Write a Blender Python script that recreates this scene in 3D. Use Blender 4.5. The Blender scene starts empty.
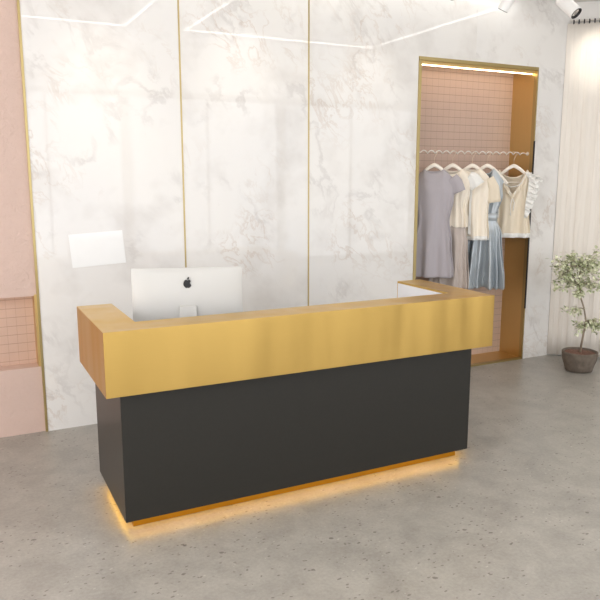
import bpy, bmesh, math, random
from mathutils import Vector, Matrix, noise
C = bpy.context.scene.collection
S = bpy.context.scene
PI = math.pi
random.seed(7)

# ---------------------------------------------------------------- helpers
def srgb(r, g, b):
    f = lambda c: (c/12.92 if c <= .04045 else ((c+.055)/1.055)**2.4)
    return (f(r/255), f(g/255), f(b/255), 1)

def obj(name, bm, mat, parent=None, smooth=False, bevel=0, solid=0, label=None, bseg=2):
    me = bpy.data.meshes.new(name)
    bmesh.ops.recalc_face_normals(bm, faces=bm.faces)
    bm.to_mesh(me); bm.free()
    o = bpy.data.objects.new(name, me); C.objects.link(o)
    mats = mat if isinstance(mat, (list, tuple)) else [mat]
    for m in mats: me.materials.append(m)
    if smooth:
        for p in me.polygons: p.use_smooth = True
    if solid:
        m = o.modifiers.new('s', 'SOLIDIFY'); m.thickness = solid; m.offset = 0
    if bevel:
        m = o.modifiers.new('b', 'BEVEL'); m.width = bevel; m.segments = bseg; m.limit_method = 'ANGLE'
    if parent: o.parent = parent
    if label: o['label'] = label
    return o

def tag(o, label, cat, group=None, kind=None):
    o['label'] = label; o['category'] = cat
    if group: o['group'] = group
    if kind: o['kind'] = kind
    return o

def thing(name, label, cat, loc=(0,0,0), rotz=0, group=None):
    o = bpy.data.objects.new(name, None); C.objects.link(o)
    o.location = loc; o.rotation_euler = (0, 0, rotz); o.empty_display_size = .1
    return tag(o, label, cat, group)

def struct(name, bm, mat, label=None, **k):
    o = obj(name, bm, mat, **k); o['kind'] = 'structure'
    if label: o['label'] = label
    return o

def B():
    return bmesh.new()

def box(bm, x0, x1, y0, y1, z0, z1):
    vs = [bm.verts.new(p) for p in [(x0,y0,z0),(x1,y0,z0),(x1,y1,z0),(x0,y1,z0),(x0,y0,z1),(x1,y0,z1),(x1,y1,z1),(x0,y1,z1)]]
    for f in [(0,3,2,1),(4,5,6,7),(0,1,5,4),(1,2,6,5),(2,3,7,6),(3,0,4,7)]:
        bm.faces.new([vs[i] for i in f])
    return bm

def prism(bm, poly, z0, z1):
    a = [bm.verts.new((x, y, z0)) for x, y in poly]; b = [bm.verts.new((x, y, z1)) for x, y in poly]
    n = len(poly)
    bm.faces.new(a[::-1]); bm.faces.new(b)
    for i in range(n):
        j = (i+1) % n; bm.faces.new([a[i], a[j], b[j], b[i]])
    return bm

def tube(bm, pts, r, seg=8, flat=1.0, closed=False):
    pts = [Vector(p) for p in pts]; n = len(pts); rings = []
    rr = r if isinstance(r, (list, tuple)) else [r]*n
    for i, p in enumerate(pts):
        if closed: t = pts[(i+1) % n]-pts[i-1]
        else: t = pts[min(i+1, n-1)]-pts[max(i-1, 0)]
        t.normalize()
        u = Vector((0, 1, 0)) if abs(t.y) < .9 else Vector((1, 0, 0))
        a = t.cross(u).normalized(); b = t.cross(a).normalized()
        rings.append([bm.verts.new(p + a*math.cos(2*PI*k/seg)*rr[i] + b*math.sin(2*PI*k/seg)*rr[i]*flat) for k in range(seg)])
    m = n if closed else n-1
    for i in range(m):
        A, Bq = rings[i], rings[(i+1) % n]
        for k in range(seg):
            bm.faces.new([A[k], A[(k+1) % seg], Bq[(k+1) % seg], Bq[k]])
    if not closed:
        bm.faces.new(rings[0][::-1]); bm.faces.new(rings[-1])
    return bm

def lathe(bm, prof, seg=48, ring=False):
    rings = []
    for r, z in prof:
        rings.append([bm.verts.new((r*math.cos(2*PI*k/seg), r*math.sin(2*PI*k/seg), z)) for k in range(seg)])
    for A, Bq in zip(rings, rings[1:]):
        for k in range(seg):
            bm.faces.new([A[k], A[(k+1) % seg], Bq[(k+1) % seg], Bq[k]])
    if ring:
        for k in range(seg): bm.faces.new([rings[-1][k], rings[-1][(k+1) % seg], rings[0][(k+1) % seg], rings[0][k]])
    else:
        bm.faces.new(rings[0]); bm.faces.new(rings[-1])
    return bm

# ---------------------------------------------------------------- materials
def newmat(name, base=(.8,.8,.8,1), rough=.5, metal=0, spec=.5, **k):
    m = bpy.data.materials.new(name); m.use_nodes = True
    n = m.node_tree.nodes; p = n['Principled BSDF']
    p.inputs['Base Color'].default_value = base
    p.inputs['Roughness'].default_value = rough
    p.inputs['Metallic'].default_value = metal
    p.inputs['Specular IOR Level'].default_value = spec
    for kk, v in k.items(): p.inputs[kk.replace('_', ' ')].default_value = v
    return m, n, m.node_tree.links, p

def coords(n, l, scale=(1,1,1), rot=(0,0,0), kind='Object', loc=(0,0,0)):
    tc = n.new('ShaderNodeTexCoord'); mp = n.new('ShaderNodeMapping')
    mp.inputs['Scale'].default_value = scale; mp.inputs['Rotation'].default_value = rot; mp.inputs['Location'].default_value = loc
    l.new(tc.outputs[kind], mp.inputs['Vector']); return mp.outputs['Vector']

def ntex(n, l, vec, scale, detail=4, rough=.5, dist=0):
    t = n.new('ShaderNodeTexNoise'); t.inputs['Scale'].default_value = scale
    t.inputs['Detail'].default_value = detail; t.inputs['Roughness'].default_value = rough; t.inputs['Distortion'].default_value = dist
    l.new(vec, t.inputs['Vector']); return t.outputs['Fac']

def ramp(n, l, fac, stops):
    r = n.new('ShaderNodeValToRGB'); e = r.color_ramp.elements
    while len(e) < len(stops): e.new(.5)
    for el, (p, c) in zip(e, stops): el.position = p; el.color = c
    l.new(fac, r.inputs['Fac']); return r.outputs['Color']

def math_(n, l, op, a, b=None, c=None):
    m = n.new('ShaderNodeMath'); m.operation = op
    for i, v in enumerate((a, b, c)):
        if v is None: continue
        if isinstance(v, (int, float)): m.inputs[i].default_value = v
        else: l.new(v, m.inputs[i])
    return m.outputs[0]

def mix(n, l, fac, a, b, mode='MIX'):
    m = n.new('ShaderNodeMix'); m.data_type = 'RGBA'; m.blend_type = mode
    for sock, v in ((m.inputs[0], fac), (m.inputs[6], a), (m.inputs[7], b)):
        if isinstance(v, (int, float, tuple)): sock.default_value = v
        else: l.new(v, sock)
    return m.outputs[2]

def bump(n, l, p, h, strength, dist=.01):
    b = n.new('ShaderNodeBump'); b.inputs['Strength'].default_value = strength; b.inputs['Distance'].default_value = dist
    l.new(h, b.inputs['Height']); l.new(b.outputs['Normal'], p.inputs['Normal'])

def simple(name, rgb, rough=.5, metal=0, nscale=30, namp=.06, stretch=(1,1,1), bmp=0, spec=.5, **k):
    c = srgb(*rgb); m, n, l, p = newmat(name, c, rough, metal, spec, **k)
    v = coords(n, l, stretch); f = ntex(n, l, v, nscale, 3)
    d = tuple(max(0, x*(1-namp)) for x in c[:3])+(1,); e = tuple(min(1, x*(1+namp)) for x in c[:3])+(1,)
    l.new(ramp(n, l, f, [(.3, d), (.7, e)]), p.inputs['Base Color'])
    if bmp: bump(n, l, p, f, bmp, .004)
    return m

def marble():
    m, n, l, p = newmat('white_marble', rough=.018, spec=.46)
    v0 = coords(n, l)
    # each slab gets its own piece of stone
    sep = n.new('ShaderNodeSeparateXYZ'); l.new(v0, sep.inputs[0])
    s1 = math_(n, l, 'GREATER_THAN', sep.outputs[0], .9362); s2 = math_(n, l, 'GREATER_THAN', sep.outputs[0], 1.9615)
    s3 = math_(n, l, 'GREATER_THAN', sep.outputs[0], 3.6)
    off = math_(n, l, 'ADD', math_(n, l, 'MULTIPLY', s1, 3.7), math_(n, l, 'ADD', math_(n, l, 'MULTIPLY', s2, 5.3), math_(n, l, 'MULTIPLY', s3, 2.9)))
    cmb = n.new('ShaderNodeCombineXYZ'); l.new(sep.outputs[0], cmb.inputs[0]); l.new(off, cmb.inputs[1]); l.new(sep.outputs[2], cmb.inputs[2])
    mr = n.new('ShaderNodeMapping'); mr.inputs['Rotation'].default_value = (0, math.radians(40), 0); l.new(cmb.outputs[0], mr.inputs['Vector'])
    mp = n.new('ShaderNodeMapping'); mp.inputs['Scale'].default_value = (1.35, 1, .85)
    l.new(mr.outputs['Vector'], mp.inputs['Vector']); v = mp.outputs['Vector']
    def vein(scale, width, seed, dist, det=6):
        mq = n.new('ShaderNodeMapping'); mq.inputs['Location'].default_value = (seed, seed*.7, seed*1.3); l.new(v, mq.inputs['Vector'])
        f = ntex(n, l, mq.outputs['Vector'], scale, det, .6, dist)
        a = math_(n, l, 'ABSOLUTE', math_(n, l, 'SUBTRACT', f, .5))
        r = n.new('ShaderNodeMapRange'); r.inputs[1].default_value = 0; r.inputs[2].default_value = width; r.inputs[3].default_value = 1; r.inputs[4].default_value = 0
        r.interpolation_type = 'SMOOTHSTEP'
        l.new(a, r.inputs[0]); return r.outputs[0]
    def mask(scale, lo, hi, seed):
        mq = n.new('ShaderNodeMapping'); mq.inputs['Location'].default_value = (seed, seed, -seed); l.new(cmb.outputs[0], mq.inputs['Vector'])
        f = ntex(n, l, mq.outputs['Vector'], scale, 3, .55)
        r = n.new('ShaderNodeMapRange'); r.inputs[1].default_value = lo; r.inputs[2].default_value = hi
        l.new(f, r.inputs[0]); return r.outputs[0]
    a = math_(n, l, 'MULTIPLY', vein(1.9, .04, 2.1, .35), mask(2.2, .5, .62, 4.4))
    b = math_(n, l, 'MULTIPLY', vein(4.2, .035, 7.3, .5), mask(1.7, .5, .66, 9.1))
    c = math_(n, l, 'MULTIPLY', mask(3.2, .50, .70, 1.7), ntex(n, l, v, 7, 6, .65, .7))
    col = mix(n, l, mask(.9, .35, .65, 3.3), srgb(239, 236, 232), srgb(234, 232, 230))
    col = mix(n, l, math_(n, l, 'MULTIPLY', c, .4), col, srgb(176, 166, 158))
    col = mix(n, l, math_(n, l, 'MULTIPLY', a, .26), col, srgb(168, 160, 156))
    col = mix(n, l, math_(n, l, 'MULTIPLY', b, .30), col, srgb(186, 160, 136))
    l.new(col, p.inputs['Base Color'])
    return m

def concrete():
    m, n, l, p = newmat('polished_concrete', rough=.32, spec=.45)
    v = coords(n, l)
    big = ntex(n, l, v, .9, 5, .6, .3); mid = ntex(n, l, v, 4.5, 6, .65, .4); fine = ntex(n, l, v, 60, 4, .7)
    col = ramp(n, l, big, [(.3, srgb(170, 166, 162)), (.7, srgb(196, 190, 183))])
    col = mix(n, l, .5, col, ramp(n, l, mid, [(.36, srgb(152, 147, 142)), (.64, srgb(206, 200, 193))]))
    col = mix(n, l, .25, col, ramp(n, l, fine, [(.35, srgb(150, 144, 138)), (.65, srgb(206, 201, 194))]))
    # pits and aggregate chips
    def specks(scale, thr, seed, gate=.55):
        vo = n.new('ShaderNodeTexVoronoi'); vo.inputs['Scale'].default_value = scale
        mq = n.new('ShaderNodeMapping'); mq.inputs['Location'].default_value = (seed, seed, 0); mq.inputs['Scale'].default_value = (1, 1.5, 1); mq.inputs['Rotation'].default_value = (0, 0, seed)
        l.new(v, mq.inputs['Vector'])
        wn = ntex(n, l, mq.outputs['Vector'], 25, 3)
        sc = n.new('ShaderNodeVectorMath'); sc.operation = 'SCALE'; sc.inputs[3].default_value = .03
        cb = n.new('ShaderNodeCombineXYZ'); l.new(wn, cb.inputs[0]); l.new(wn, cb.inputs[1]); l.new(cb.outputs[0], sc.inputs[0])
        ad = n.new('ShaderNodeVectorMath'); l.new(mq.outputs['Vector'], ad.inputs[0]); l.new(sc.outputs[0], ad.inputs[1])
        l.new(ad.outputs[0], vo.inputs['Vector'])
        d = math_(n, l, 'LESS_THAN', vo.outputs['Distance'], thr)
        sp = n.new('ShaderNodeSeparateColor'); l.new(vo.outputs['Color'], sp.inputs[0])
        g = math_(n, l, 'GREATER_THAN', sp.outputs[0], gate)
        gg = math_(n, l, 'GREATER_THAN', ntex(n, l, v, 2.3, 2), .47)
        return math_(n, l, 'MULTIPLY', math_(n, l, 'MULTIPLY', d, g), gg)
    dark = specks(26, .19, .4, .35); dark2 = specks(8, .09, 1.9, .35); lite = specks(20, .12, 3.1, .6)
    col = mix(n, l, math_(n, l, 'MULTIPLY', dark, .6), col, srgb(105, 97, 90))
    col = mix(n, l, math_(n, l, 'MULTIPLY', dark2, .65), col, srgb(96, 88, 82))
    col = mix(n, l, math_(n, l, 'MULTIPLY', lite, .6), col, srgb(222, 218, 210))
    col = mix(n, l, 1.0, col, (.765, .775, .76, 1), 'MULTIPLY')
    l.new(col, p.inputs['Base Color'])
    rr = n.new('ShaderNodeMapRange'); rr.inputs[3].default_value = .22; rr.inputs[4].default_value = .42; l.new(mid, rr.inputs[0]); l.new(rr.outputs[0], p.inputs['Roughness'])
    bump(n, l, p, fine, .05, .002)
    return m

def plaster(name, rgb):
    c = srgb(*rgb); m, n, l, p = newmat(name, c, .85, 0, .3)
    v = coords(n, l); f = ntex(n, l, v, 26, 5, .6, .6); g = ntex(n, l, v, 5, 3)
    l.new(mix(n, l, g, c, tuple(x*.93 for x in c[:3])+(1,)), p.inputs['Base Color'])
    bump(n, l, p, f, .65, .013); return m

def tiles(name, rgb, rgbline, size, plane='XZ'):
    m, n, l, p = newmat(name, srgb(*rgb), .35)
    v = coords(n, l); sep = n.new('ShaderNodeSeparateXYZ'); l.new(v, sep.inputs[0])
    def line(s):
        fr = math_(n, l, 'FRACT', math_(n, l, 'DIVIDE', s, size))
        return math_(n, l, 'LESS_THAN', fr, .055)
    g = math_(n, l, 'MAXIMUM', math_(n, l, 'MULTIPLY', line(sep.outputs[0]), .45), line(sep.outputs[2]))
    f = ntex(n, l, v, 9, 4)
    base = mix(n, l, f, tuple(x*.95 for x in srgb(*rgb)[:3])+(1,), tuple(min(1, x*1.05) for x in srgb(*rgb)[:3])+(1,))
    l.new(mix(n, l, g, base, srgb(*rgbline)), p.inputs['Base Color'])
    bump(n, l, p, math_(n, l, 'SUBTRACT', 1, g), .4, .003); return m

def brushed(name, rgb, rough=.3, stretch=(2,2,160), amp=.05, wav=.02, aniso=0):
    c = srgb(*rgb); m, n, l, p = newmat(name, c, rough, 1)
    v = coords(n, l, stretch); f = ntex(n, l, v, 4, 4, .7)
    l.new(mix(n, l, f, tuple(x*(1-amp) for x in c[:3])+(1,), tuple(min(1, x*(1+amp)) for x in c[:3])+(1,)), p.inputs['Base Color'])
    rr = n.new('ShaderNodeMapRange'); rr.inputs[3].default_value = rough-.06; rr.inputs[4].default_value = rough+.1; l.new(f, rr.inputs[0]); l.new(rr.outputs[0], p.inputs['Roughness'])
    w = ntex(n, l, coords(n, l, (1, 1, .15)), 2.2, 2)
    h = math_(n, l, 'ADD', math_(n, l, 'MULTIPLY', w, 1.0), math_(n, l, 'MULTIPLY', f, .01))
    bump(n, l, p, h, 1, wav); return m

def emit(name, rgb, s):
    m = bpy.data.materials.new(name); m.use_nodes = True; n = m.node_tree.nodes; n.clear()
    e = n.new('ShaderNodeEmission'); o = n.new('ShaderNodeOutputMaterial'); e.inputs[0].default_value = srgb(*rgb); e.inputs[1].default_value = s
    m.node_tree.links.new(e.outputs[0], o.inputs[0]); return m

def fabric(name, rgb, rough=.8, alpha=1.0, sheen=.3, weave=True, satin=False, trans=0.0):
    c = srgb(*rgb); m, n, l, p = newmat(name, c, rough, 0, .5 if satin else .25)
    p.inputs['Sheen Weight'].default_value = sheen
    v = coords(n, l, (1,1,.2)); f = ntex(n, l, v, 18, 3)
    l.new(mix(n, l, f, tuple(x*.92 for x in c[:3])+(1,), tuple(min(1, x*1.05) for x in c[:3])+(1,)), p.inputs['Base Color'])
    if weave: bump(n, l, p, ntex(n, l, coords(n, l), 350, 2), .12, .002)
    p.inputs['Alpha'].default_value = alpha
    if satin: p.inputs['Metallic'].default_value = .25
    return m

M = dict(
    marble=marble(), floor=concrete(),
    pink=plaster('pink_plaster', (216, 190, 178)),
    tile=tiles('pink_tile', (197, 171, 157), (152, 132, 118), .066),
    tile2=tiles('peach_tile', (204, 173, 155), (172, 140, 124), .062),
    gold=brushed('brushed_gold', (212, 175, 100), .32, (2, 2, 120), .05, .05),
    goldtrim=brushed('gold_trim', (190, 170, 120), .34, (40, 40, 2), .04, .0),
    bronze=brushed('bronze_panel', (216, 186, 128), .36, (60, 60, 2), .08, .004),
    plinth=brushed('amber_gold', (190, 140, 42), .4, (2, 2, 120), .05, 0),
    black=simple('graphite_laminate', (41, 39, 35), .34, 0, 60, .05, spec=.35),
    white=simple('white_laminate', (232, 233, 236), .45, 0, 12, .02),
    cwhite=simple('ceiling_paint', (232, 229, 225), .9, 0, 3, .02),
    taupe=simple('taupe_reflection_dark', (134, 124, 110), .85, 0, 4, .04),
    alu=simple('silver_aluminium', (196, 195, 192), .5, .2, 6, .01),
    screen=simple('dark_glass', (14, 14, 16), .08, 0, 3, .02),
    logo=simple('black_mark', (18, 18, 20), .25, 0, 3, .02),
    paper=simple('white_paper', (253, 253, 252), .12, 0, 8, .01, spec=.7),
    lampw=simple('white_lamp_body', (252, 251, 249), .4, 0, 8, .02),
    chrome=simple('chrome_reflector', (225, 224, 222), .22, 1, 8, .05),
    dark=simple('dark_plastic', (38, 36, 36), .4, 0, 8, .05),
    rod=simple('pale_metal', (232, 228, 222), .28, .6, 20, .04),
    hook=simple('pale_hook', (214, 196, 176), .3, .8, 20, .04),
    hanger=simple('white_painted_wood', (246, 238, 226), .45, 0, 20, .03),
    pot=simple('rough_clay', (112, 101, 90), .85, 0, 22, .22, (1, 1, 1), .5),
    soil=simple('reddish_soil', (120, 88, 74), .95, 0, 60, .4, (1, 1, 1), .8),
    bark=simple('grey_bark', (150, 136, 118), .85, 0, 60, .2, (1, 1, .3), .3),
    curtain=simple('beige_curtain_cloth', (238, 231, 222), .85, 0, 40, .03, (1, 1, .05), .1, spec=.2),
    mauve=fabric('mauve_jersey', (178, 172, 177)),
    cream=fabric('cream_cotton', (248, 238, 222), trans=.2),
    sheer=fabric('sheer_cream_voile', (252, 238, 216), alpha=.82),
    greige=fabric('sheer_greige_chiffon', (206, 194, 186), alpha=.9),
    ivory=fabric('ivory_organza', (254, 251, 246), alpha=.88),
    satin=fabric('blue_grey_satin', (192, 199, 204), .28, satin=True, weave=False, sheen=0),
)
def leafmat():
    m, n, l, p = newmat('sage_leaf', rough=.5)
    f = ntex(n, l, coords(n, l), 28, 2)
    l.new(ramp(n, l, f, [(.32, srgb(140, 150, 112)), (.46, srgb(198, 204, 164)), (.6, srgb(246, 246, 220))]), p.inputs['Base Color'])
    return m
M['leaf'] = leafmat()
M['led_white'] = emit('line_light_glow', (255, 252, 246), 7.5)
M['led_warm'] = emit('warm_strip_glow', (255, 222, 180), 9)
M['led_soft'] = emit('soft_strip_glow', (255, 222, 185), 4)
M['led_amber'] = emit('amber_strip_glow', (255, 196, 56), 12)
M['lens'] = emit('lamp_lens', (255, 244, 224), 6)

# ---------------------------------------------------------------- setting
YW = 1.74; X0 = -.102; NL, NR, NT = 3.0, 4.331, 2.738; ND = .30; ZC = 3.36; XE = 4.70
LX = -3.2; BY = -6.5
struct('floor', box(B(), LX-.2, 9.2, BY-.2, 2.4, -.1, 0), M['floor'], 'polished grey concrete floor with dark specks')
struct('ceiling', box(B(), LX-.2, 9.2, BY-.2, 2.4, ZC, ZC+.1), M['cwhite'], 'white ceiling')
# marble wall (with the niche opening)
b = B(); T = .25
box(b, X0, NL, YW, YW+T, 0, ZC)
box(b, NL, NR, YW, YW+T, NT, ZC)
box(b, NR, XE, YW, YW+T, 0, ZC)
struct('wall_back', b, M['marble'], 'glossy white marble wall with pale brown veins')
# pink plaster wall with shelf niche
PY_ = YW+.012; z0, z1, pd = .47, .98, .13
b = B(); box(b, LX, X0, PY_, PY_+T, 0, z0); box(b, LX, X0, PY_, PY_+T, z1, ZC); box(b, LX, X0, PY_, PY_+.008, z1-.012, z1)
struct('wall_left', b, M['pink'], 'textured pink plaster wall left of the marble')
struct('wall_recess', box(B(), LX, X0, PY_+pd, PY_+T, z0, z1), M['tile2'], 'peach tiled back of the low wall recess')
struct('trim_1', box(B(), X0-.03, X0+.0, PY_-.002, PY_+pd-.002, z0+.002, z1-.002), M['bronze'], 'bronze side of the low wall recess')
# left and rear walls (outside the frame), openings added to let light in
b = B(); box(b, LX-.2, LX, -.2, PY_+T, 0, ZC); box(b, LX-.2, LX, BY, -5.6, 0, ZC); box(b, LX-.2, LX, -5.6, -.2, 0, .1); box(b, LX-.2, LX, -5.6, -.2, 3.1, ZC); box(b, LX-.2, LX, -3.0, -2.8, .1, 3.1)
struct('wall_side', b, M['pink'])
b = B()
xs = [LX, -3.1, -.45, -.35, 2.35, 2.45, 5.55, 5.65, 8.9, 9.0]
for i in range(0, 9, 2): box(b, xs[i], xs[i+1], BY-.2, BY, 0, ZC)
for i in range(1, 8, 2): box(b, xs[i], xs[i+1], BY-.2, BY, 0, .05); box(b, xs[i], xs[i+1], BY-.2, BY, 3.3, ZC)
struct('wall_rear', b, M['cwhite'])
for k, i in enumerate(range(1, 8, 2)):
    b = B(); a0, a1 = xs[i], xs[i+1]
    for q in (a0, (a0+a1)/2-.02, a1-.04): box(b, q, q+.04, BY-.12, BY-.06, .05, 3.3)
    box(b, a0, a1, BY-.12, BY-.06, .05, .08); box(b, a0, a1, BY-.12, BY-.06, 3.26, 3.3)
    struct('added_window_%d' % (k+1), b, M['dark'])  # unseen frames set in the added light openings
# angled right wall and the wall beyond
struct('wall_right', prism(B(), [(XE, YW), (XE+1.7, YW-1.7), (XE+1.85, YW-1.55), (XE+.15, YW+.25), (XE, YW+.25)], 0, ZC), M['cwhite'], 'off-white wall behind the curtain')
struct('wall_far', prism(B(), [(XE+1.7, YW-1.7), (XE+4.3, YW-4.3), (XE+4.3, BY), (XE+4.5, BY), (XE+4.5, YW-4.2), (XE+1.85, YW-1.55)], 0, ZC), M['taupe'])  # unseen; toned dark to deepen reflections in the gold band

# gold trims of the marble slabs
def strip(i, x0, x1, z0_, z1_, mat='goldtrim', y0=YW-.004, y1=YW+.01, lab=None):
    struct('trim_%d' % i, box(B(), x0, x1, y0, y1, z0_, z1_), M[mat], lab)
strip(2, X0-.014, X0+.002, 0, ZC, y0=YW-.006, y1=YW+.02, lab='gold edge strip between pink plaster and marble')
strip(3, .931, .942, 0, ZC, lab='gold inlay strip in the marble wall, left one')
strip(4, 1.956, 1.967, 0, ZC, lab='gold inlay strip in the marble wall, right one')
# clothes niche: gold frame
FW = .028
strip(5, NL-.006, NL+FW-.006, 0, NT, y0=YW-.008, y1=YW+ND, lab='gold left jamb of the clothes niche')
strip(6, NR-.012, NR+.004, 0, NT, y0=YW-.008, y1=YW+.03, lab='gold right jamb edge of the clothes niche')
strip(7, NL-.006, NR+.004, NT-.006, NT+.022, y0=YW-.008, y1=YW+.03, lab='gold top edge of the clothes niche')
strip(8, NL, NR, 0, .018, y0=YW-.008, y1=YW+.03, lab='gold sill edge of the clothes niche')
strip(9, NL+.022, NR-.012, NT-.03, NT-.006, 'bronze', YW+.012, YW+.045, 'bronze lintel band of the clothes niche')
strip(10, 4.318, 4.332, .51, 2.10, 'dark', YW-.016, YW-.008, 'thin black strip on the right jamb of the clothes niche')
struct('wall_alcove', box(B(), NL, NR, YW+ND, YW+ND+.05, 0, NT+.2), M['tile'], 'pink square tiles on the back of the clothes niche')
struct('wall_alcove_side', box(B(), NR-.012, NR+.02, YW+.03, YW+ND, 0, NT+.2), M['bronze'], 'brushed bronze side of the clothes niche')
struct('floor_alcove', box(B(), NL+.02, NR-.012, YW+.03, YW+ND, 0, .016), M['bronze'], 'bronze floor of the clothes niche')
struct('ceiling_alcove', box(B(), NL, NR, YW+.045, YW+ND+.05, NT+.03, NT+.06), M['bronze'])
# warm strip lights of the two recesses
o = obj('strip_light', box(B(), NL+.03, NR-.018, YW+.048, YW+.062, NT-.036, NT-.018), M['led_warm'])
tag(o, 'glowing warm LED strip under the lintel of the clothes niche', 'light')
o = obj('strip_light', box(B(), LX+.3, X0-.02, PY_+.010, PY_+.020, z1-.008, z1-.001), M['led_soft'])
tag(o, 'warm LED strip lighting the low recess in the pink wall', 'light')

# ---------------------------------------------------------------- ceiling lights
def loop(x0, x1, y0, y1, z, label):
    r = thing('line_light', label, 'ceiling light', ((x0+x1)/2, (y0+y1)/2, ZC))
    w = .022; cx, cy = (x0+x1)/2, (y0+y1)/2
    b = B(); g = B()
    for (a0, a1, c0, c1) in ((x0, x1, y0, y0+w), (x0, x1, y1-w, y1), (x0, x0+w, y0+w, y1-w), (x1-w, x1, y0+w, y1-w)):
        box(b, a0-cx, a1-cx, c0-cy, c1-cy, z+.004-ZC, -.001)
        box(g, a0-cx, a1-cx, c0-cy, c1-cy, z-.010-ZC, z+.004-ZC)
    obj('housing', b, M['lampw'], r); obj('diffuser', g, M['led_white'], r)
loop(-1.15, 1.15, -.78, 1.59, 3.30, 'square LED line light on the ceiling above the left half of the desk')
loop(1.74, 4.05, -.70, 1.60, 3.30, 'square LED line light on the ceiling before the clothes niche')

def aim(o, tgt):
    d = Vector(tgt)-Vector(o.location); o.rotation_euler = d.to_track_quat('-Z', 'Y').to_euler()

def spot_lamp(name, loc, tgt, power, size, blend, parent=None, rad=.03, col=(1, .92, .80)):
    L = bpy.data.lights.new(name, 'SPOT'); L.energy = power; L.spot_size = math.radians(size); L.spot_blend = blend; L.shadow_soft_size = rad; L.color = col
    o = bpy.data.objects.new(name, L); C.objects.link(o); o.location = loc; aim(o, tgt); return o

def downlight(x, y, tgt, power, label, size=40):
    power *= .5
    r = thing('downlight', label, 'ceiling light', (x, y, ZC), group='recessed downlights along the marble wall')
    obj('ring', lathe(B(), [(.03, -.001), (.045, -.001), (.045, -.008), (.03, -.006)], 24, True), M['lampw'], r)
    obj('lens', lathe(B(), [(.001, -.002), (.029, -.002), (.029, -.004), (.001, -.004)], 24), M['lens'], r)
    spot_lamp('downlight_beam', (x, y, ZC-.02), tgt, power, size, 1, None)

downlight(.38, .95, (.38, YW, 2.36), 26, 'recessed downlight above the left marble slab')
downlight(1.40, .95, (1.40, YW, 2.46), 22, 'recessed downlight above the middle marble slab')
downlight(2.50, .95, (2.50, YW, 2.5), 20, 'recessed downlight above the marble slab by the niche')
downlight(4.35, .95, (4.87, 1.56, 2.85), 55, 'recessed downlight above the curtain', 36)

def track_spot(head, d, label, L=.19, R=.05, top=None):
    """head: centre of the lens end; d: direction the lamp points"""
    d = Vector(d).normalized(); h = Vector(head)
    r = thing('track_spotlight', label, 'spotlight', (h.x, h.y, ZC-.03))
    q = Vector((0, 0, -1)).rotation_difference(d).to_matrix().to_4x4()
    q.translation = h-r.location
    def place(bm): bmesh.ops.transform(bm, matrix=q, verts=bm.verts); return bm
    obj('lamp_body', place(lathe(B(), [(.001, L), (R*.94, L), (R, L-.01), (R, 0), (R*.9, 0), (R*.85, .02), (.001, .02)], 32)), M['lampw'], r)
    obj('reflector_ring', place(lathe(B(), [(R*.88, .002), (R*.93, -.004), (R*.84, -.004), (R*.7, .016), (R*.8, .018)], 32, True)), M['dark'], r)
    obj('reflector', place(lathe(B(), [(.001, .012), (R*.35, .004), (R*.6, .006), (R*.7, .017), (.001, .019)], 24)), M['chrome'], r)
    mid = (h-d*(L*.6))-r.location
    b = B(); tube(b, [mid+Vector((0, 0, R*.8)), (mid.x, mid.y, -.02)], .008)
    obj('stem', b, M['lampw'], r)
    b = B(); box(b, mid.x-.06, mid.x+.06, mid.y-.018, mid.y+.018, -.025, -.0)
    obj('adapter', b, M['lampw'], r)
    return r
def track(y, x0, x1, lab):
    o = obj('light_track', box(B(), x0, x1, y-.018, y+.018, ZC-.03, ZC-.0005), M['lampw']); tag(o, lab, 'light track')

cw, cr, cu = Vector((.4389, .8816, -.1734)), Vector((.8952, -.4457, 0)), Vector((.0776, .1551, .9849))
track_spot((3.86, .9, 3.015), cr*.5-cu*.8-cw*.42, 'white track spotlight with visible chrome lens, rightmost, near the curtain')
track_spot((3.12, .9, 2.965), -cr*.42-cu*.85+cw*.55, 'white track spotlight turned away, above the clothes niche', L=.2, R=.042)
track_spot((2.665, .9, 3.005), cr*.15-cu*.85-cw*.35, 'white track spotlight at the top edge, only its dark lens rim showing', L=.16, R=.03)
track(.9, 2.45, 4.0, 'white ceiling track carrying the three spotlights')

# ---------------------------------------------------------------- curtain
def curtain():
    r = thing('curtain', 'floor-length pale beige curtain hanging behind the potted tree', 'curtain', (XE, YW, 0))
    d = Vector((1, -1)).normalized(); nrm = Vector((-1, -1)).normalized()
    b = B(); N = 700; L = 2.2; rows = []
    for j in range(13):
        t = j/12; row = []
        for i in range(N+1):
            s = -.022+L*i/N
            w = noise.noise(Vector((s*3.1, 0, t*.4)))
            dep = .032+.006*math.sin(2*PI*s/.088+w*2.2)*(.75+.5*noise.noise(Vector((s*5, 3, t))))+.006*noise.noise(Vector((s*2.3, 7, t)))
            ss = s+.008*math.sin(2*PI*s/.088*2)
            p = d*ss+nrm*dep
            row.append(b.verts.new((p.x, p.y, .015+(3.17-.015)*t)))
        rows.append(row)
    for A, Q in zip(rows, rows[1:]):
        for i in range(N): b.faces.new([A[i], A[i+1], Q[i+1], Q[i]])
    obj('cloth', b, M['curtain'], r, smooth=True, solid=.002)
    b = B(); p0 = d*.0+nrm*.034; p1 = d*L+nrm*.034
    tube(b, [(p0.x, p0.y, 3.19), (p1.x, p1.y, 3.19)], .009); obj('rail', b, M['rod'], r)
    for k in range(48):
        s = .03+k*.045
        p = d*s+nrm*.034
        b = B(); pts = [(p.x+nrm.x*.016*math.cos(a), p.y+nrm.y*.016*math.cos(a), 3.182+.016*math.sin(a)) for a in [2*PI*q/12 for q in range(12)]]
        tube(b, pts, .006, 6, closed=True); obj('ring', b, M['dark'], r)
curtain()

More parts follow.
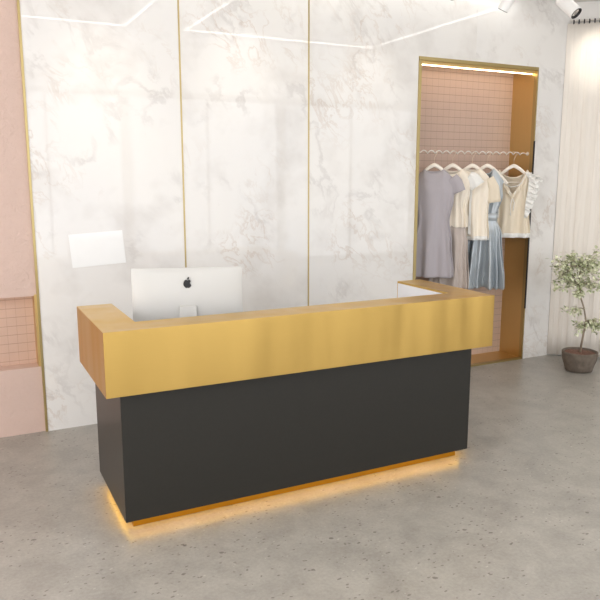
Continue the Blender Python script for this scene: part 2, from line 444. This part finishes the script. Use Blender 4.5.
# ---------------------------------------------------------------- reception desk
H, HG, W, D, TT = 1.05, .731, 2.353, .763, .194
li, ri, fi, zb = .075, .117, .053, .06
desk = thing('reception_desk', 'black reception desk with a thick brushed gold band around its top', 'desk')
U = [(0, 0), (W, 0), (W, D), (W-TT, D), (W-TT, TT), (TT, TT), (TT, D), (0, D)]
obj('gold_band', prism(B(), U, HG, H), M['gold'], desk, bevel=.0015)
x0, x1, y0, y1, th = li, W-ri, fi, D-.02, .04
obj('body', prism(B(), [(x0, y0), (x1, y0), (x1, y1), (x1-th, y1), (x1-th, y0+th), (x0+th, y0+th), (x0+th, y1), (x0, y1)], zb, HG-.0005), M['black'], desk, bevel=.001)
obj('bottom_panel', box(B(), x0+th, x1-th, y0+th, y1, zb, zb+.03), M['black'], desk)
obj('worktop', box(B(), TT+.001, W-TT-.001, TT+.001, y1, HG-.02, HG+.005), M['white'], desk)
b = B(); e = .013; q = .004
box(b, TT, TT+q, TT+q, D-e, HG+.006, H-e); box(b, W-TT-q, W-TT, TT+q, D-e, HG+.006, H-e); box(b, TT, W-TT, TT, TT+q, HG+.006, H-e)
obj('inner_lining', b, M['white'], desk, label='white lining inside the gold band')
obj('plinth', box(B(), .124, 2.19, .114, .66, 0.001, zb), M['plinth'], desk)
b = B(); zz = zb-.008
box(b, .10, 2.21, .098, .106, zz, zb-.001); box(b, .10, .108, .106, .66, zz, zb-.001); box(b, 2.202, 2.21, .106, .66, zz, zb-.001)
obj('strip_light', b, M['led_amber'], desk, label='glowing amber LED strip under the desk')

# ---------------------------------------------------------------- computer
def computer():
    r = thing('desktop_computer', 'silver all-in-one computer on the desk, seen from behind', 'computer', (.553, .46, HG+.005), math.radians(-18))
    w, h, zlo = .605, .45, .085
    b = B(); nx, nz = 40, 30; back = []
    for j in range(nz+1):
        row = []
        for i in range(nx+1):
            u = i/nx*2-1; v = j/nz*2-1
            bul = .034*max(0, (1-u*u))**.6*max(0, (1-v*v))**.6
            row.append(b.verts.new((u*w/2, -.004-bul, zlo+h*(v+1)/2)))
        back.append(row)
    fr = [[b.verts.new((sx*w/2, .006, zlo+h*sz)) for sx in (-1, 1)] for sz in (0, 1)]
    for A, Q in zip(back, back[1:]):
        for i in range(nx): b.faces.new([A[i], A[i+1], Q[i+1], Q[i]])
    b.faces.new([fr[0][0], fr[0][1], fr[1][1], fr[1][0]])
    b.faces.new([*back[0], fr[0][1], fr[0][0]]); b.faces.new([*back[-1], fr[1][1], fr[1][0]])
    b.faces.new([*[q[0] for q in back], fr[1][0], fr[0][0]]); b.faces.new([*[q[-1] for q in back], fr[1][1], fr[0][1]])
    obj('casing', b, M['alu'], r, smooth=True).modifiers.new('e', 'EDGE_SPLIT')
    obj('screen', box(B(), -w/2+.008, w/2-.008, .0062, .008, zlo+.075, zlo+h-.008), M['screen'], r)
    # stand: bent plate
    b = B(); hw0, hw1 = .046, .060
    prof = [(-.030, zlo+.245, hw0), (-.050, zlo+.240, hw0), (-.062, zlo+.12, .050), (-.074, .03, .056), (-.078, .006, .060), (-.06, .003, .062), (.12, .003, .062)]
    L = [(b.verts.new((-hh, y, z)), b.verts.new((hh, y, z))) for y, z, hh in prof]
    for A, Q in zip(L, L[1:]): b.faces.new([A[0], A[1], Q[1], Q[0]])
    obj('stand', b, M['alu'], r, solid=.006, bevel=.002)
    # fruit mark
    b = B(); pts = []
    s = .0265
    cxb, cyb, rb = .98, .16, .46
    for k in range(72):
        a = 2*PI*k/72
        x = math.cos(a)*(.88-.05*math.cos(2*a)); z = math.sin(a)*.92
        if z > 0: z -= .20*math.exp(-(x/.22)**2)
        else:
            z += .11*math.exp(-(x/.18)**2); x *= 1-.22*(z*z)
        dx, dz = x-cxb, z-cyb
        if dx*dx+dz*dz < rb*rb: x = cxb-math.sqrt(max(0, rb*rb-dz*dz))
        pts.append((x*s, z*s))
    leaf = []
    for k in range(9):
        t = k/8; leaf.append((.0+.38*t-.16*math.sin(PI*t)*0-.0, .90+.55*t))
    ol = []
    A0 = Vector((-.02, .86)); A1 = Vector((.34, 1.42)); ax = (A1-A0); pr = Vector((-ax.y, ax.x)).normalized()
    for k in range(10): t = k/9; ol.append(A0+ax*t+pr*.17*math.sin(PI*t))
    for k in range(8, 0, -1): t = k/9; ol.append(A0+ax*t-pr*.17*math.sin(PI*t))
    zc = zlo+h-.085; yb = -.0365
    def flat(poly):
        f = [b.verts.new((x, yb, zc+z)) for x, z in poly]; g = [b.verts.new((x, yb+.006, zc+z)) for x, z in poly]
        b.faces.new(f); b.faces.new(g[::-1])
        for i in range(len(f)): b.faces.new([f[i], f[(i+1) % len(f)], g[(i+1) % len(f)], g[i]])
    flat(pts); flat([(p.x*s, p.y*s) for p in ol])
    obj('logo', b, M['logo'], r, label='black apple-shaped mark with a bite and a leaf')
computer()

# ---------------------------------------------------------------- paper on the wall
b = B(); c = [(.112, 1.377), (.479, 1.397), (.497, 1.165), (.129, 1.146)]
N = 12; g = []
for j in range(N+1):
    row = []
    for i in range(N+1):
        u, v = i/N, j/N
        x = (c[0][0]*(1-u)+c[1][0]*u)*(1-v)+(c[3][0]*(1-u)+c[2][0]*u)*v; z = (c[0][1]*(1-u)+c[1][1]*u)*(1-v)+(c[3][1]*(1-u)+c[2][1]*u)*v
        row.append(b.verts.new((x, YW-.002, z)))
    g.append(row)
for A, Q in zip(g, g[1:]):
    for i in range(N): b.faces.new([A[i], A[i+1], Q[i+1], Q[i]])
o = obj('paper_sheet', b, M['paper'], solid=.0006)
tag(o, 'blank white sheet stuck slightly tilted on the left marble slab', 'paper')

# ---------------------------------------------------------------- clothes rail, hangers
RY, RZ = 1.80, 1.985
rail = thing('clothes_rail', 'wavy pale metal clothes rail across the niche', 'rail', (3.67, RY, RZ))
b = B(); pts = []
xa, xb = NL+.022-3.67, NR-.014-3.67
for i in range(421):
    t = i/420; x = xa+(xb-xa)*t; k = min(1, min(t, 1-t)*14)
    a = 2*PI*x/.082
    pts.append((x, .009*math.cos(a)*k, .012*math.sin(a)*k))
tube(b, pts, .0052, 8); obj('wavy_rod', b, M['rod'], rail, smooth=True)
for s in (xa, xb):
    b = B(); tube(b, [(s-.0015, 0, 0), (s+.0015, 0, 0)], .018, 20); obj('wall_flange', b, M['rod'], rail)

TH = math.radians(42)
def hanger(hx, label, pk=1.872, rot=TH):
    r = thing('clothes_hanger', label, 'hanger', (hx, RY, pk), -rot, 'white hangers on the niche rail')
    b = B(); n = 24; ptsL = []
    def arm(s):
        P = []
        for i in range(n+1):
            t = i/n; x = .185*t
            z = -.012*t-.15*t**1.45
            P.append((s*x, 0, z))
        return P
    L = arm(-1)[::-1]+arm(1)[1:]
    rad = [.010+.008*(1-abs(2*i/(len(L)-1)-1))**1 for i in range(len(L))]
    tube(b, L, rad, 10, flat=.55); obj('shoulder_bar', b, M['hanger'], r, smooth=True)
    b = B(); tube(b, [(-.178, 0, -.152), (.178, 0, -.152)], .0045, 8); obj('trouser_bar', b, M['hanger'], r, smooth=True)
    b = B(); top = RZ-pk
    P = [(0, 0, .012), (0, 0, top-.045)]
    for k in range(15):
        a = -PI/2+math.radians(240)*k/14
        P.append((.021*math.cos(a)*1.0+.000, 0, top-.006+.024*math.sin(a)+.0))
    P = [(0, 0, .01), (0, 0, top-.05), (.008, 0, top-.036)]+[(.023*math.cos(a), 0, top-.004+.023*math.sin(a)) for a in [math.radians(-60+250*k/14) for k in range(15)]]
    tube(b, P, .0024, 8); obj('hook', b, M['hook'], r, smooth=True)
    return r

# ---------------------------------------------------------------- garments
def shell(prof, ztop, zhem, nw, dropf, dropb, slope, folds, seed, ncol=120, nrow=46, wob=.004, band=None, curve=1.0, t0=0, t1=1, shoulder_w=None, hemwob=0, vneck=False):
    """Lofted garment body: prof = [(t, halfwidth, halfdepth)], local x across, -y front"""
    b = B(); rows = []
    def at(t):
        for (a, w0, d0), (c_, w1, d1) in zip(prof, prof[1:]):
            if t <= c_:
                k = (t-a)/(c_-a); k = k*k*(3-2*k); return w0+(w1-w0)*k, d0+(d1-d0)*k
        return prof[-1][1:]
    sw = shoulder_w or prof[0][1]
    for j in range(nrow+1):
        t = t0+(t1-t0)*j/nrow; w, d = at(t); row = []
        for i in range(ncol):
            a = 2*PI*i/ncol; ca, sa = math.cos(a), math.sin(a)
            x0_ = math.copysign(abs(ca)**.8, ca)*w; ax = min(1, abs(x0_)/max(w, 1e-6))*sw
            if ax > nw: zt = ztop-slope*((ax-nw)/(sw-nw))**1.15
            else: zt = ztop-(dropf if sa < 0 else dropb)*((1-ax/nw) if (vneck and sa < 0) else (1-(ax/nw)**2)**.8)
            fo = 0
            for q, (f, am, ph) in enumerate(folds):
                fo += am*math.sin(f*a+ph+1.2*noise.noise(Vector((ca*2, sa*2+seed, t*1.5))))
            fo *= min(1, t*1.3)
            nz = wob*noise.noise(Vector((ca*4+seed, sa*4, t*5)))
            y = math.copysign(abs(sa)**.8, sa)*d
            z = zt+(zhem+hemwob*math.sin(5*a+seed)-zt)*t
            row.append(b.verts.new((x0_*(1+fo*1.2)+nz, y*(1+fo*3)+ (fo*.5+nz)*(1 if sa > 0 else -1), z)))
        rows.append(row)
    for A, Q in zip(rows, rows[1:]):
        for i in range(ncol):
            b.faces.new([A[i], A[(i+1) % ncol], Q[(i+1) % ncol], Q[i]])
    return b

def sleeve_bm(path, radii, flat=.5, seg=28, crinkle=.06, seed=0):
    b = B(); P = [Vector(p) for p in path]; rings = []
    M_ = 5; Q = []; Rr = []
    for i in range(len(P)-1):
        for k in range(M_):
            t = k/M_; Q.append(P[i].lerp(P[i+1], t)); Rr.append(radii[i]*(1-t)+radii[i+1]*t)
    Q.append(P[-1]); Rr.append(radii[-1])
    for i, p in enumerate(Q):
        t = (Q[min(i+1, len(Q)-1)]-Q[max(i-1, 0)]).normalized()
        a = t.cross(Vector((0, 1, 0))).normalized(); c_ = Vector((0, 1, 0))
        ring = []
        for k in range(seg):
            an = 2*PI*k/seg; rr = Rr[i]*(1+crinkle*math.sin(5*an+seed+i*.2))
            ring.append(b.verts.new(p+a*math.cos(an)*rr+c_*math.sin(an)*rr*flat))
        rings.append(ring)
    for A, Z in zip(rings, rings[1:]):
        for k in range(seg): b.faces.new([A[k], A[(k+1) % seg], Z[(k+1) % seg], Z[k]])
    return b

def band_bm(w, d, z0_, z1_, out=.003, folds=(), seed=0, seg=96):
    b = B(); R_ = []
    for z in (z0_, (z0_+z1_)/2, z1_):
        ring = []
        for k in range(seg):
            a = 2*PI*k/seg; ca, sa = math.cos(a), math.sin(a)
            fo = sum(am*math.sin(f*a+ph+1.2*noise.noise(Vector((ca*2, sa*2+seed, 1.5)))) for f, am, ph in folds)
            ring.append(b.verts.new((math.copysign(abs(ca)**.8, ca)*w*(1+fo*1.2)+math.copysign(out, ca), math.copysign(abs(sa)**.8, sa)*d*(1+fo*3)+(fo*.5)*(1 if sa > 0 else -1)+math.copysign(out, sa), z)))
        R_.append(ring)
    for A, Q in zip(R_, R_[1:]):
        for k in range(seg): b.faces.new([A[k], A[(k+1) % seg], Q[(k+1) % seg], Q[k]])
    return b

def ruffle_bm(path, width, waves, amp, dirv=(1, 0, 0), n=110, m=8, seed=0):
    """wavy flounce hanging off a path"""
    b = B(); P = [Vector(p) for p in path]; rows = []
    def pt(t):
        k = t*(len(P)-1); i = min(int(k), len(P)-2); return P[i].lerp(P[i+1], k-i)
    for i in range(n+1):
        t = i/n; p = pt(t); w = width*(.35+.65*math.sin(PI*min(1, .12+t*.9)))
        row = []
        for j in range(m+1):
            s = j/m; wv = amp*s*(math.sin(waves*2*PI*t+seed+s*.8+2*noise.noise(Vector((t*6, seed, s))))+.5*math.sin(waves*5.1*PI*t+s*2))
            q = p+Vector(dirv)*w*s*(1+.18*math.sin(waves*2*PI*t*1.0+1))+Vector((.25*wv, wv, -.35*w*s+.5*wv))
            row.append(b.verts.new(q))
        rows.append(row)
    for A, Q in zip(rows, rows[1:]):
        for j in range(m): b.faces.new([A[j], A[j+1], Q[j+1], Q[j]])
    return b

PK = 1.872
def gthing(name, label, cat, hx, dz=0, rot=TH):
    return thing(name, label, cat, (hx, RY, PK+dz), -rot, None)

# 1: mauve dress
HX = [3.235, 3.437, 3.66, 3.835, 4.155]
HL = ['white hanger holding the mauve-grey dress, leftmost on the rail', 'white hanger inside the cream cap-sleeved dress, second from the left', 'white hanger inside the cream short-sleeved blouse, middle of the rail',
      'white hanger holding the blue-grey satin dress', 'white hanger holding the cream ruffled top, rightmost on the rail']
for x, lb in zip(HX, HL): hanger(x, lb)

g = gthing('dress', 'plain mauve-grey short-sleeved dress hanging at the left end of the rail', 'dress', HX[0])
prof = [(0, .185, .012), (.08, .185, .035), (.18, .178, .05), (.42, .145, .048), (.62, .17, .055), (1, .195, .065)]
obj('dress_body', shell(prof, -.035, -.99, .085, .035, .02, .10, [(7, .02, .3), (11, .014, 1.2)], 1, shoulder_w=.2), M['mauve'], g, smooth=True, solid=.0015)
for s in (-1, 1):
    obj('sleeve', sleeve_bm([(s*.15, 0, -.115), (s*.19, 0, -.165), (s*.222, 0, -.235)], [.055, .06, .056], .5, seed=s), M['mauve'], g, smooth=True, solid=.0015)

# 2: cream top over long sheer skirt
g = gthing('dress', 'cream cap-sleeved dress with a long sheer beige skirt, right of the mauve dress', 'dress', HX[1])
prof = [(0, .17, .012), (.1, .165, .035), (.3, .155, .045), (.55, .135, .045), (1, .15, .05)]
obj('bodice', shell(prof, -.03, -.55, .09, .05, .02, .09, [(6, .02, .9), (13, .02, .2)], 5, shoulder_w=.185), M['cream'], g, smooth=True, solid=.0015)
prof = [(0, .118, .026), (.16, .140, .042), (.3, .158, .054), (1, .175, .07)]
obj('skirt', shell(prof, -.50, -1.10, .001, 0, 0, 0, [(9, .03, .3), (14, .03, 1.9)], 6, shoulder_w=.2), M['greige'], g, smooth=True, solid=.001)
for s in (-1, 1):
    sl = obj('sleeve', sleeve_bm([(s*.14, 0, -.10), (s*.18, 0, -.125), (s*.225, 0, -.185)], [.045, .058, .062], .45, crinkle=.12, seed=s), M['ivory'], g, smooth=True, solid=.0015)
    b = B(); tube(b, [(s*.225+s*.045*math.cos(a)*.8-.0, .03*math.sin(a), -.187+.03*math.cos(a)*1) for a in [2*PI*k/20 for k in range(20)]], .004, 6, closed=True)
    obj('cuff', b, M['cream'], sl, smooth=True)

# 3: cream blouse
g = gthing('blouse', 'plain cream short-sleeved blouse in the middle of the rail', 'blouse', HX[2])
prof = [(0, .18, .012), (.1, .178, .04), (.25, .165, .05), (.6, .155, .052), (1, .168, .058)]
f3 = [(8, .022, .3), (13, .018, 1.1)]
obj('bodice', shell(prof, -.028, -.655, .075, .03, .01, .11, f3, 9, shoulder_w=.195), M['cream'], g, smooth=True, solid=.0015)
obj('hem_band', band_bm(.168, .058, -.672, -.635, .002, f3, 9), M['ivory'], g, smooth=True, solid=.0015)
for s in (-1, 1):
    obj('sleeve', sleeve_bm([(s*.14, 0, -.12), (s*.185, 0, -.2), (s*.205, 0, -.33)], [.055, .062, .058], .5, crinkle=.08, seed=s+3), M['sheer'], g, smooth=True, solid=.0015)
b = B(); box(b, -.012, .012, -.062, -.058, -.62, -.075); obj('button_placket', b, M['ivory'], g)

# 4: satin dress
g = gthing('dress', 'sleeveless blue-grey satin dress with gathered waist, behind the cream blouse', 'dress', HX[3]+.0, rot=TH)
prof = [(0, .150, .012), (.15, .142, .035), (.45, .148, .05), (1, .105, .045)]
obj('bodice', shell(prof, -.02, -.44, .055, .22, .05, .12, [(7, .02, .3), (12, .015, 1.2)], 12, shoulder_w=.155, vneck=True), M['satin'], g, smooth=True, solid=.0015)
obj('waistband', band_bm(.108, .047, -.50, -.43, .003), M['satin'], g, smooth=True, solid=.002)
prof = [(0, .108, .046), (.2, .15, .058), (1, .185, .085)]
obj('skirt', shell(prof, -.49, -1.13, .001, 0, 0, 0, [(9, .07, .3), (15, .06, 1.9), (22, .02, .4)], 15, ncol=200, shoulder_w=.2, hemwob=.006), M['satin'], g, smooth=True, solid=.0015)

# 5: ruffled top
g = gthing('blouse', 'sheer cream top with drawstring neck and ruffled sleeves at the right end of the rail', 'blouse', HX[4]+.0)
prof = [(0, .178, .012), (.1, .172, .04), (.3, .156, .055), (.7, .158, .06), (1, .172, .066)]
f5 = [(7, .022, .7), (12, .02, .1)]
obj('bodice', shell(prof, -.035, -.635, .125, .24, .07, .075, f5, 21, shoulder_w=.182, vneck=True), M['sheer'], g, smooth=True, solid=.0012)
obj('hem_band', band_bm(.172, .066, -.668, -.625, .002, f5, 21), M['ivory'], g, smooth=True, solid=.002)
b = B()
for s in (-1, 1): tube(b, [(s*.125, -.028, -.06), (s*.085, -.050, -.14), (s*.035, -.064, -.225), (0, -.070, -.29)], .0045, 6)
tube(b, [(0, -.070, -.29), (-.012, -.073, -.36), (-.006, -.07, -.46)], .0035, 6); tube(b, [(0, -.070, -.29), (.02, -.073, -.34), (.012, -.07, -.42)], .0035, 6)
tube(b, [(-.08, -.054, -.165), (-.02, -.07, -.195), (.04, -.068, -.185), (.08, -.054, -.155)], .004, 6)
obj('drawstring', b, M['ivory'], g, smooth=True)
b = ruffle_bm([(-.12, -.035, -.08), (-.07, -.060, -.17), (0, -.072, -.26), (.07, -.060, -.17), (.12, -.035, -.08)], .045, 7, .006, (0, -.12, -.8), seed=1)
obj('neck_frill', b, M['sheer'], g, smooth=True, solid=.001)
for s in (-1, 1):
    b = ruffle_bm([(s*.10, -.03, -.06), (s*.140, -.05, -.12), (s*.135, -.065, -.22), (s*.120, -.072, -.33), (s*.115, -.075, -.48)], .085, 9, .024, (s, 0, 0), seed=s)
    obj('ruffle_sleeve', b, M['ivory'], g, smooth=True, solid=.001)
    b = ruffle_bm([(s*.09, .01, -.055), (s*.15, .0, -.09), (s*.172, -.01, -.16)], .11, 3, .016, (s, 0, .1), seed=s+2)
    obj('cap_sleeve', b, M['ivory'], g, smooth=True, solid=.001)

# ---------------------------------------------------------------- potted tree
def plant():
    px, py = 4.50, 1.19
    pot = thing('plant_pot', 'round rough brown-grey clay pot on the floor by the curtain', 'pot', (px, py, 0))
    prof = [(.001, 0), (.100, 0), (.118, .006), (.130, .05), (.150, .11), (.157, .165), (.157, .183), (.150, .187), (.143, .183), (.140, .165), (.001, .16)]
    obj('bowl', lathe(B(), prof, 64), M['pot'], pot, smooth=True)
    b = B(); rings = []
    for j in range(10):
        rr = .1395*j/9+.0005
        rings.append([b.verts.new((rr*math.cos(2*PI*k/40), rr*math.sin(2*PI*k/40), .168+.010*(1-j/9)+.006*noise.noise(Vector((rr*40*math.cos(2*PI*k/40), rr*40*math.sin(2*PI*k/40), 0))))) for k in range(40)])
    for A, Q in zip(rings, rings[1:]):
        for k in range(40): b.faces.new([A[k], A[(k+1) % 40], Q[(k+1) % 40], Q[k]])
    obj('soil', b, M['soil'], pot, smooth=True)
    tree = thing('potted_tree', 'small tree with pale sage leaves growing in the clay pot', 'plant', (px, py, .17))
    R_ = Vector((.895, -.446, 0)); F_ = Vector((.446, .895, 0)); k = 1/109.
    def P(x, y, dep=0): return R_*((x-581)*k+.002-.0014*max(0, 330-y)/1.)+F_*dep+Vector((0, 0, (352-y)*k*1.08))
    rnd = random.Random(5)
    trunk = [P(581, 353), P(583, 335), P(586, 322), P(585, 310), P(582.5, 300), P(582, 288), P(584, 272)]
    b = B(); tube(b, trunk, [.011, .009, .008, .0075, .007, .006, .003], 10); obj('trunk', b, M['bark'], tree, smooth=True)
    brs = {}; lf = B()
    def leaf(p, d, L, wd):
        d = d.normalized(); up = Vector((rnd.uniform(-.5, .5), rnd.uniform(-.5, .5), 1)).normalized()
        s = d.cross(up)
        if s.length < .1: s = Vector((1, 0, 0))
        s.normalize(); nn = s.cross(d)
        pr = [(0, 0), (.25, .75), (.5, 1), (.78, .65), (1, 0)]
        c_ = [lf.verts.new(p+d*L*t-nn*L*.22*t*t) for t, w in pr]
        l_ = [lf.verts.new(p+d*L*t+s*wd*w-nn*(L*.22*t*t-wd*.25*w)) for t, w in pr[1:-1]]
        r_ = [lf.verts.new(p+d*L*t-s*wd*w-nn*(L*.22*t*t-wd*.25*w)) for t, w in pr[1:-1]]
        for side in (l_, r_):
            lf.faces.new([c_[0], c_[1], side[0]]); lf.faces.new([c_[1], c_[2], side[1], side[0]])
            lf.faces.new([c_[2], c_[3], side[2], side[1]]); lf.faces.new([c_[3], c_[4], side[2]])
    def branch(br, a, e, nl, r0=.003, sp=.03):
        m_ = a.lerp(e, .5)+Vector((rnd.uniform(-.02, .02), rnd.uniform(-.02, .02), rnd.uniform(0, .03)))
        pts = []
        for q in range(9):
            t = q/8; pts.append(a*(1-t)**2+m_*2*t*(1-t)+e*t*t)
        tube(br, pts, [r0*(1-.7*q/8) for q in range(9)], 5)
        for q in range(nl):
            t = rnd.uniform(.3, 1.02); k_ = min(int(t*8), 7); p = pts[k_].lerp(pts[k_+1], t*8-k_)
            dd = Vector((rnd.gauss(0, 1), rnd.gauss(0, 1), rnd.gauss(-.1, .7))); p = p+dd.normalized()*rnd.uniform(0, sp)
            leaf(p, dd, rnd.uniform(.028, .046), rnd.uniform(.010, .016))
    # (cx, cy, rx, ry, twigs, leaves per twig, root on trunk)
    for cx, cy, rx, ry, nt_, nl_, rt in [(574, 275, 16, 16, 18, 13, 5), (590, 270, 15, 16, 16, 13, 6), (556, 268, 7, 5, 4, 11, 6), (603, 262, 9, 9, 9, 10, 6), (563, 288, 9, 7, 7, 11, 5),
                                         (576, 295, 8, 6, 5, 9, 4), (594, 290, 9, 7, 7, 10, 5), (575, 259, 8, 6, 6, 11, 6), (570, 313, 7, 4, 5, 12, 3), (562, 272, 8, 8, 5, 10, 5),
                                         (577, 330, 5, 5, 5, 10, 2), (594, 330, 10, 5, 9, 11, 2), (603, 324, 7, 5, 5, 10, 2), (610, 285, 10, 15, 8, 10, 5)]:
        for _ in range(nt_):
            u = rnd.uniform(0, 2*PI); q = math.sqrt(rnd.random())
            e = P(cx+rx*q*math.cos(u), cy+ry*q*math.sin(u), rnd.uniform(-1, 1)*min(rx, 14)*k*.9)
            branch(brs.setdefault(rt, B()), trunk[rt], e, nl_, .0022, .022)
    for br in brs.values(): obj('branch', br, M['bark'], tree, smooth=True)
    obj('foliage', lf, M['leaf'], tree)
plant()

# ---------------------------------------------------------------- daylight, fill lamps, camera
Wd = bpy.data.worlds.new('World'); S.world = Wd; Wd.use_nodes = True
bg = Wd.node_tree.nodes['Background']; bg.inputs[0].default_value = (.93, .96, 1, 1); bg.inputs[1].default_value = 2.1
def area(name, loc, sx, sy, power, col=(1, .97, .93)):
    L = bpy.data.lights.new(name, 'AREA'); L.shape = 'RECTANGLE'; L.size = sx; L.size_y = sy; L.energy = power; L.color = col
    o = bpy.data.objects.new(name, L); C.objects.link(o); o.location = loc; return o
# unseen fill lamps added to brighten the room
w = area('side_fill', (LX-.25, -2.2, 1.7), 2.9, 5.0, 128, (1, .985, .96)); w.rotation_euler = (0, -math.radians(90), 0)  # added fill from the left for the low wall and desk side
area('ceiling_fill', (2.6, -3.6, 3.34), 10.5, 5.0, 138, (1, .985, .965))  # broad overhead fill, added for even light

cam = bpy.data.cameras.new('Camera'); co = bpy.data.objects.new('Camera', cam); C.objects.link(co); S.camera = co
f, pi_, ya, ro = 688.4824, -.1743, -.4619, -.0004
fwd = Vector((-math.sin(ya)*math.cos(pi_), math.cos(ya)*math.cos(pi_), math.sin(pi_)))
rt = Vector((math.cos(ya), math.sin(ya), 0)); up = rt.cross(fwd)
r_ = rt*math.cos(ro)+up*math.sin(ro); u_ = -rt*math.sin(ro)+up*math.cos(ro)
m = Matrix((r_, u_, -fwd)).transposed().to_4x4(); m.translation = (-.5701, -3.1933, 1.7536)
co.matrix_world = m
cam.sensor_width = 36; cam.sensor_fit = 'HORIZONTAL'; cam.lens = f*36/600; cam.clip_start = .05
vs = S.view_settings; vs.view_transform = 'Standard'; vs.look = 'None'; vs.gamma = 1; vs.exposure = 0.07; vs.use_curve_mapping = False
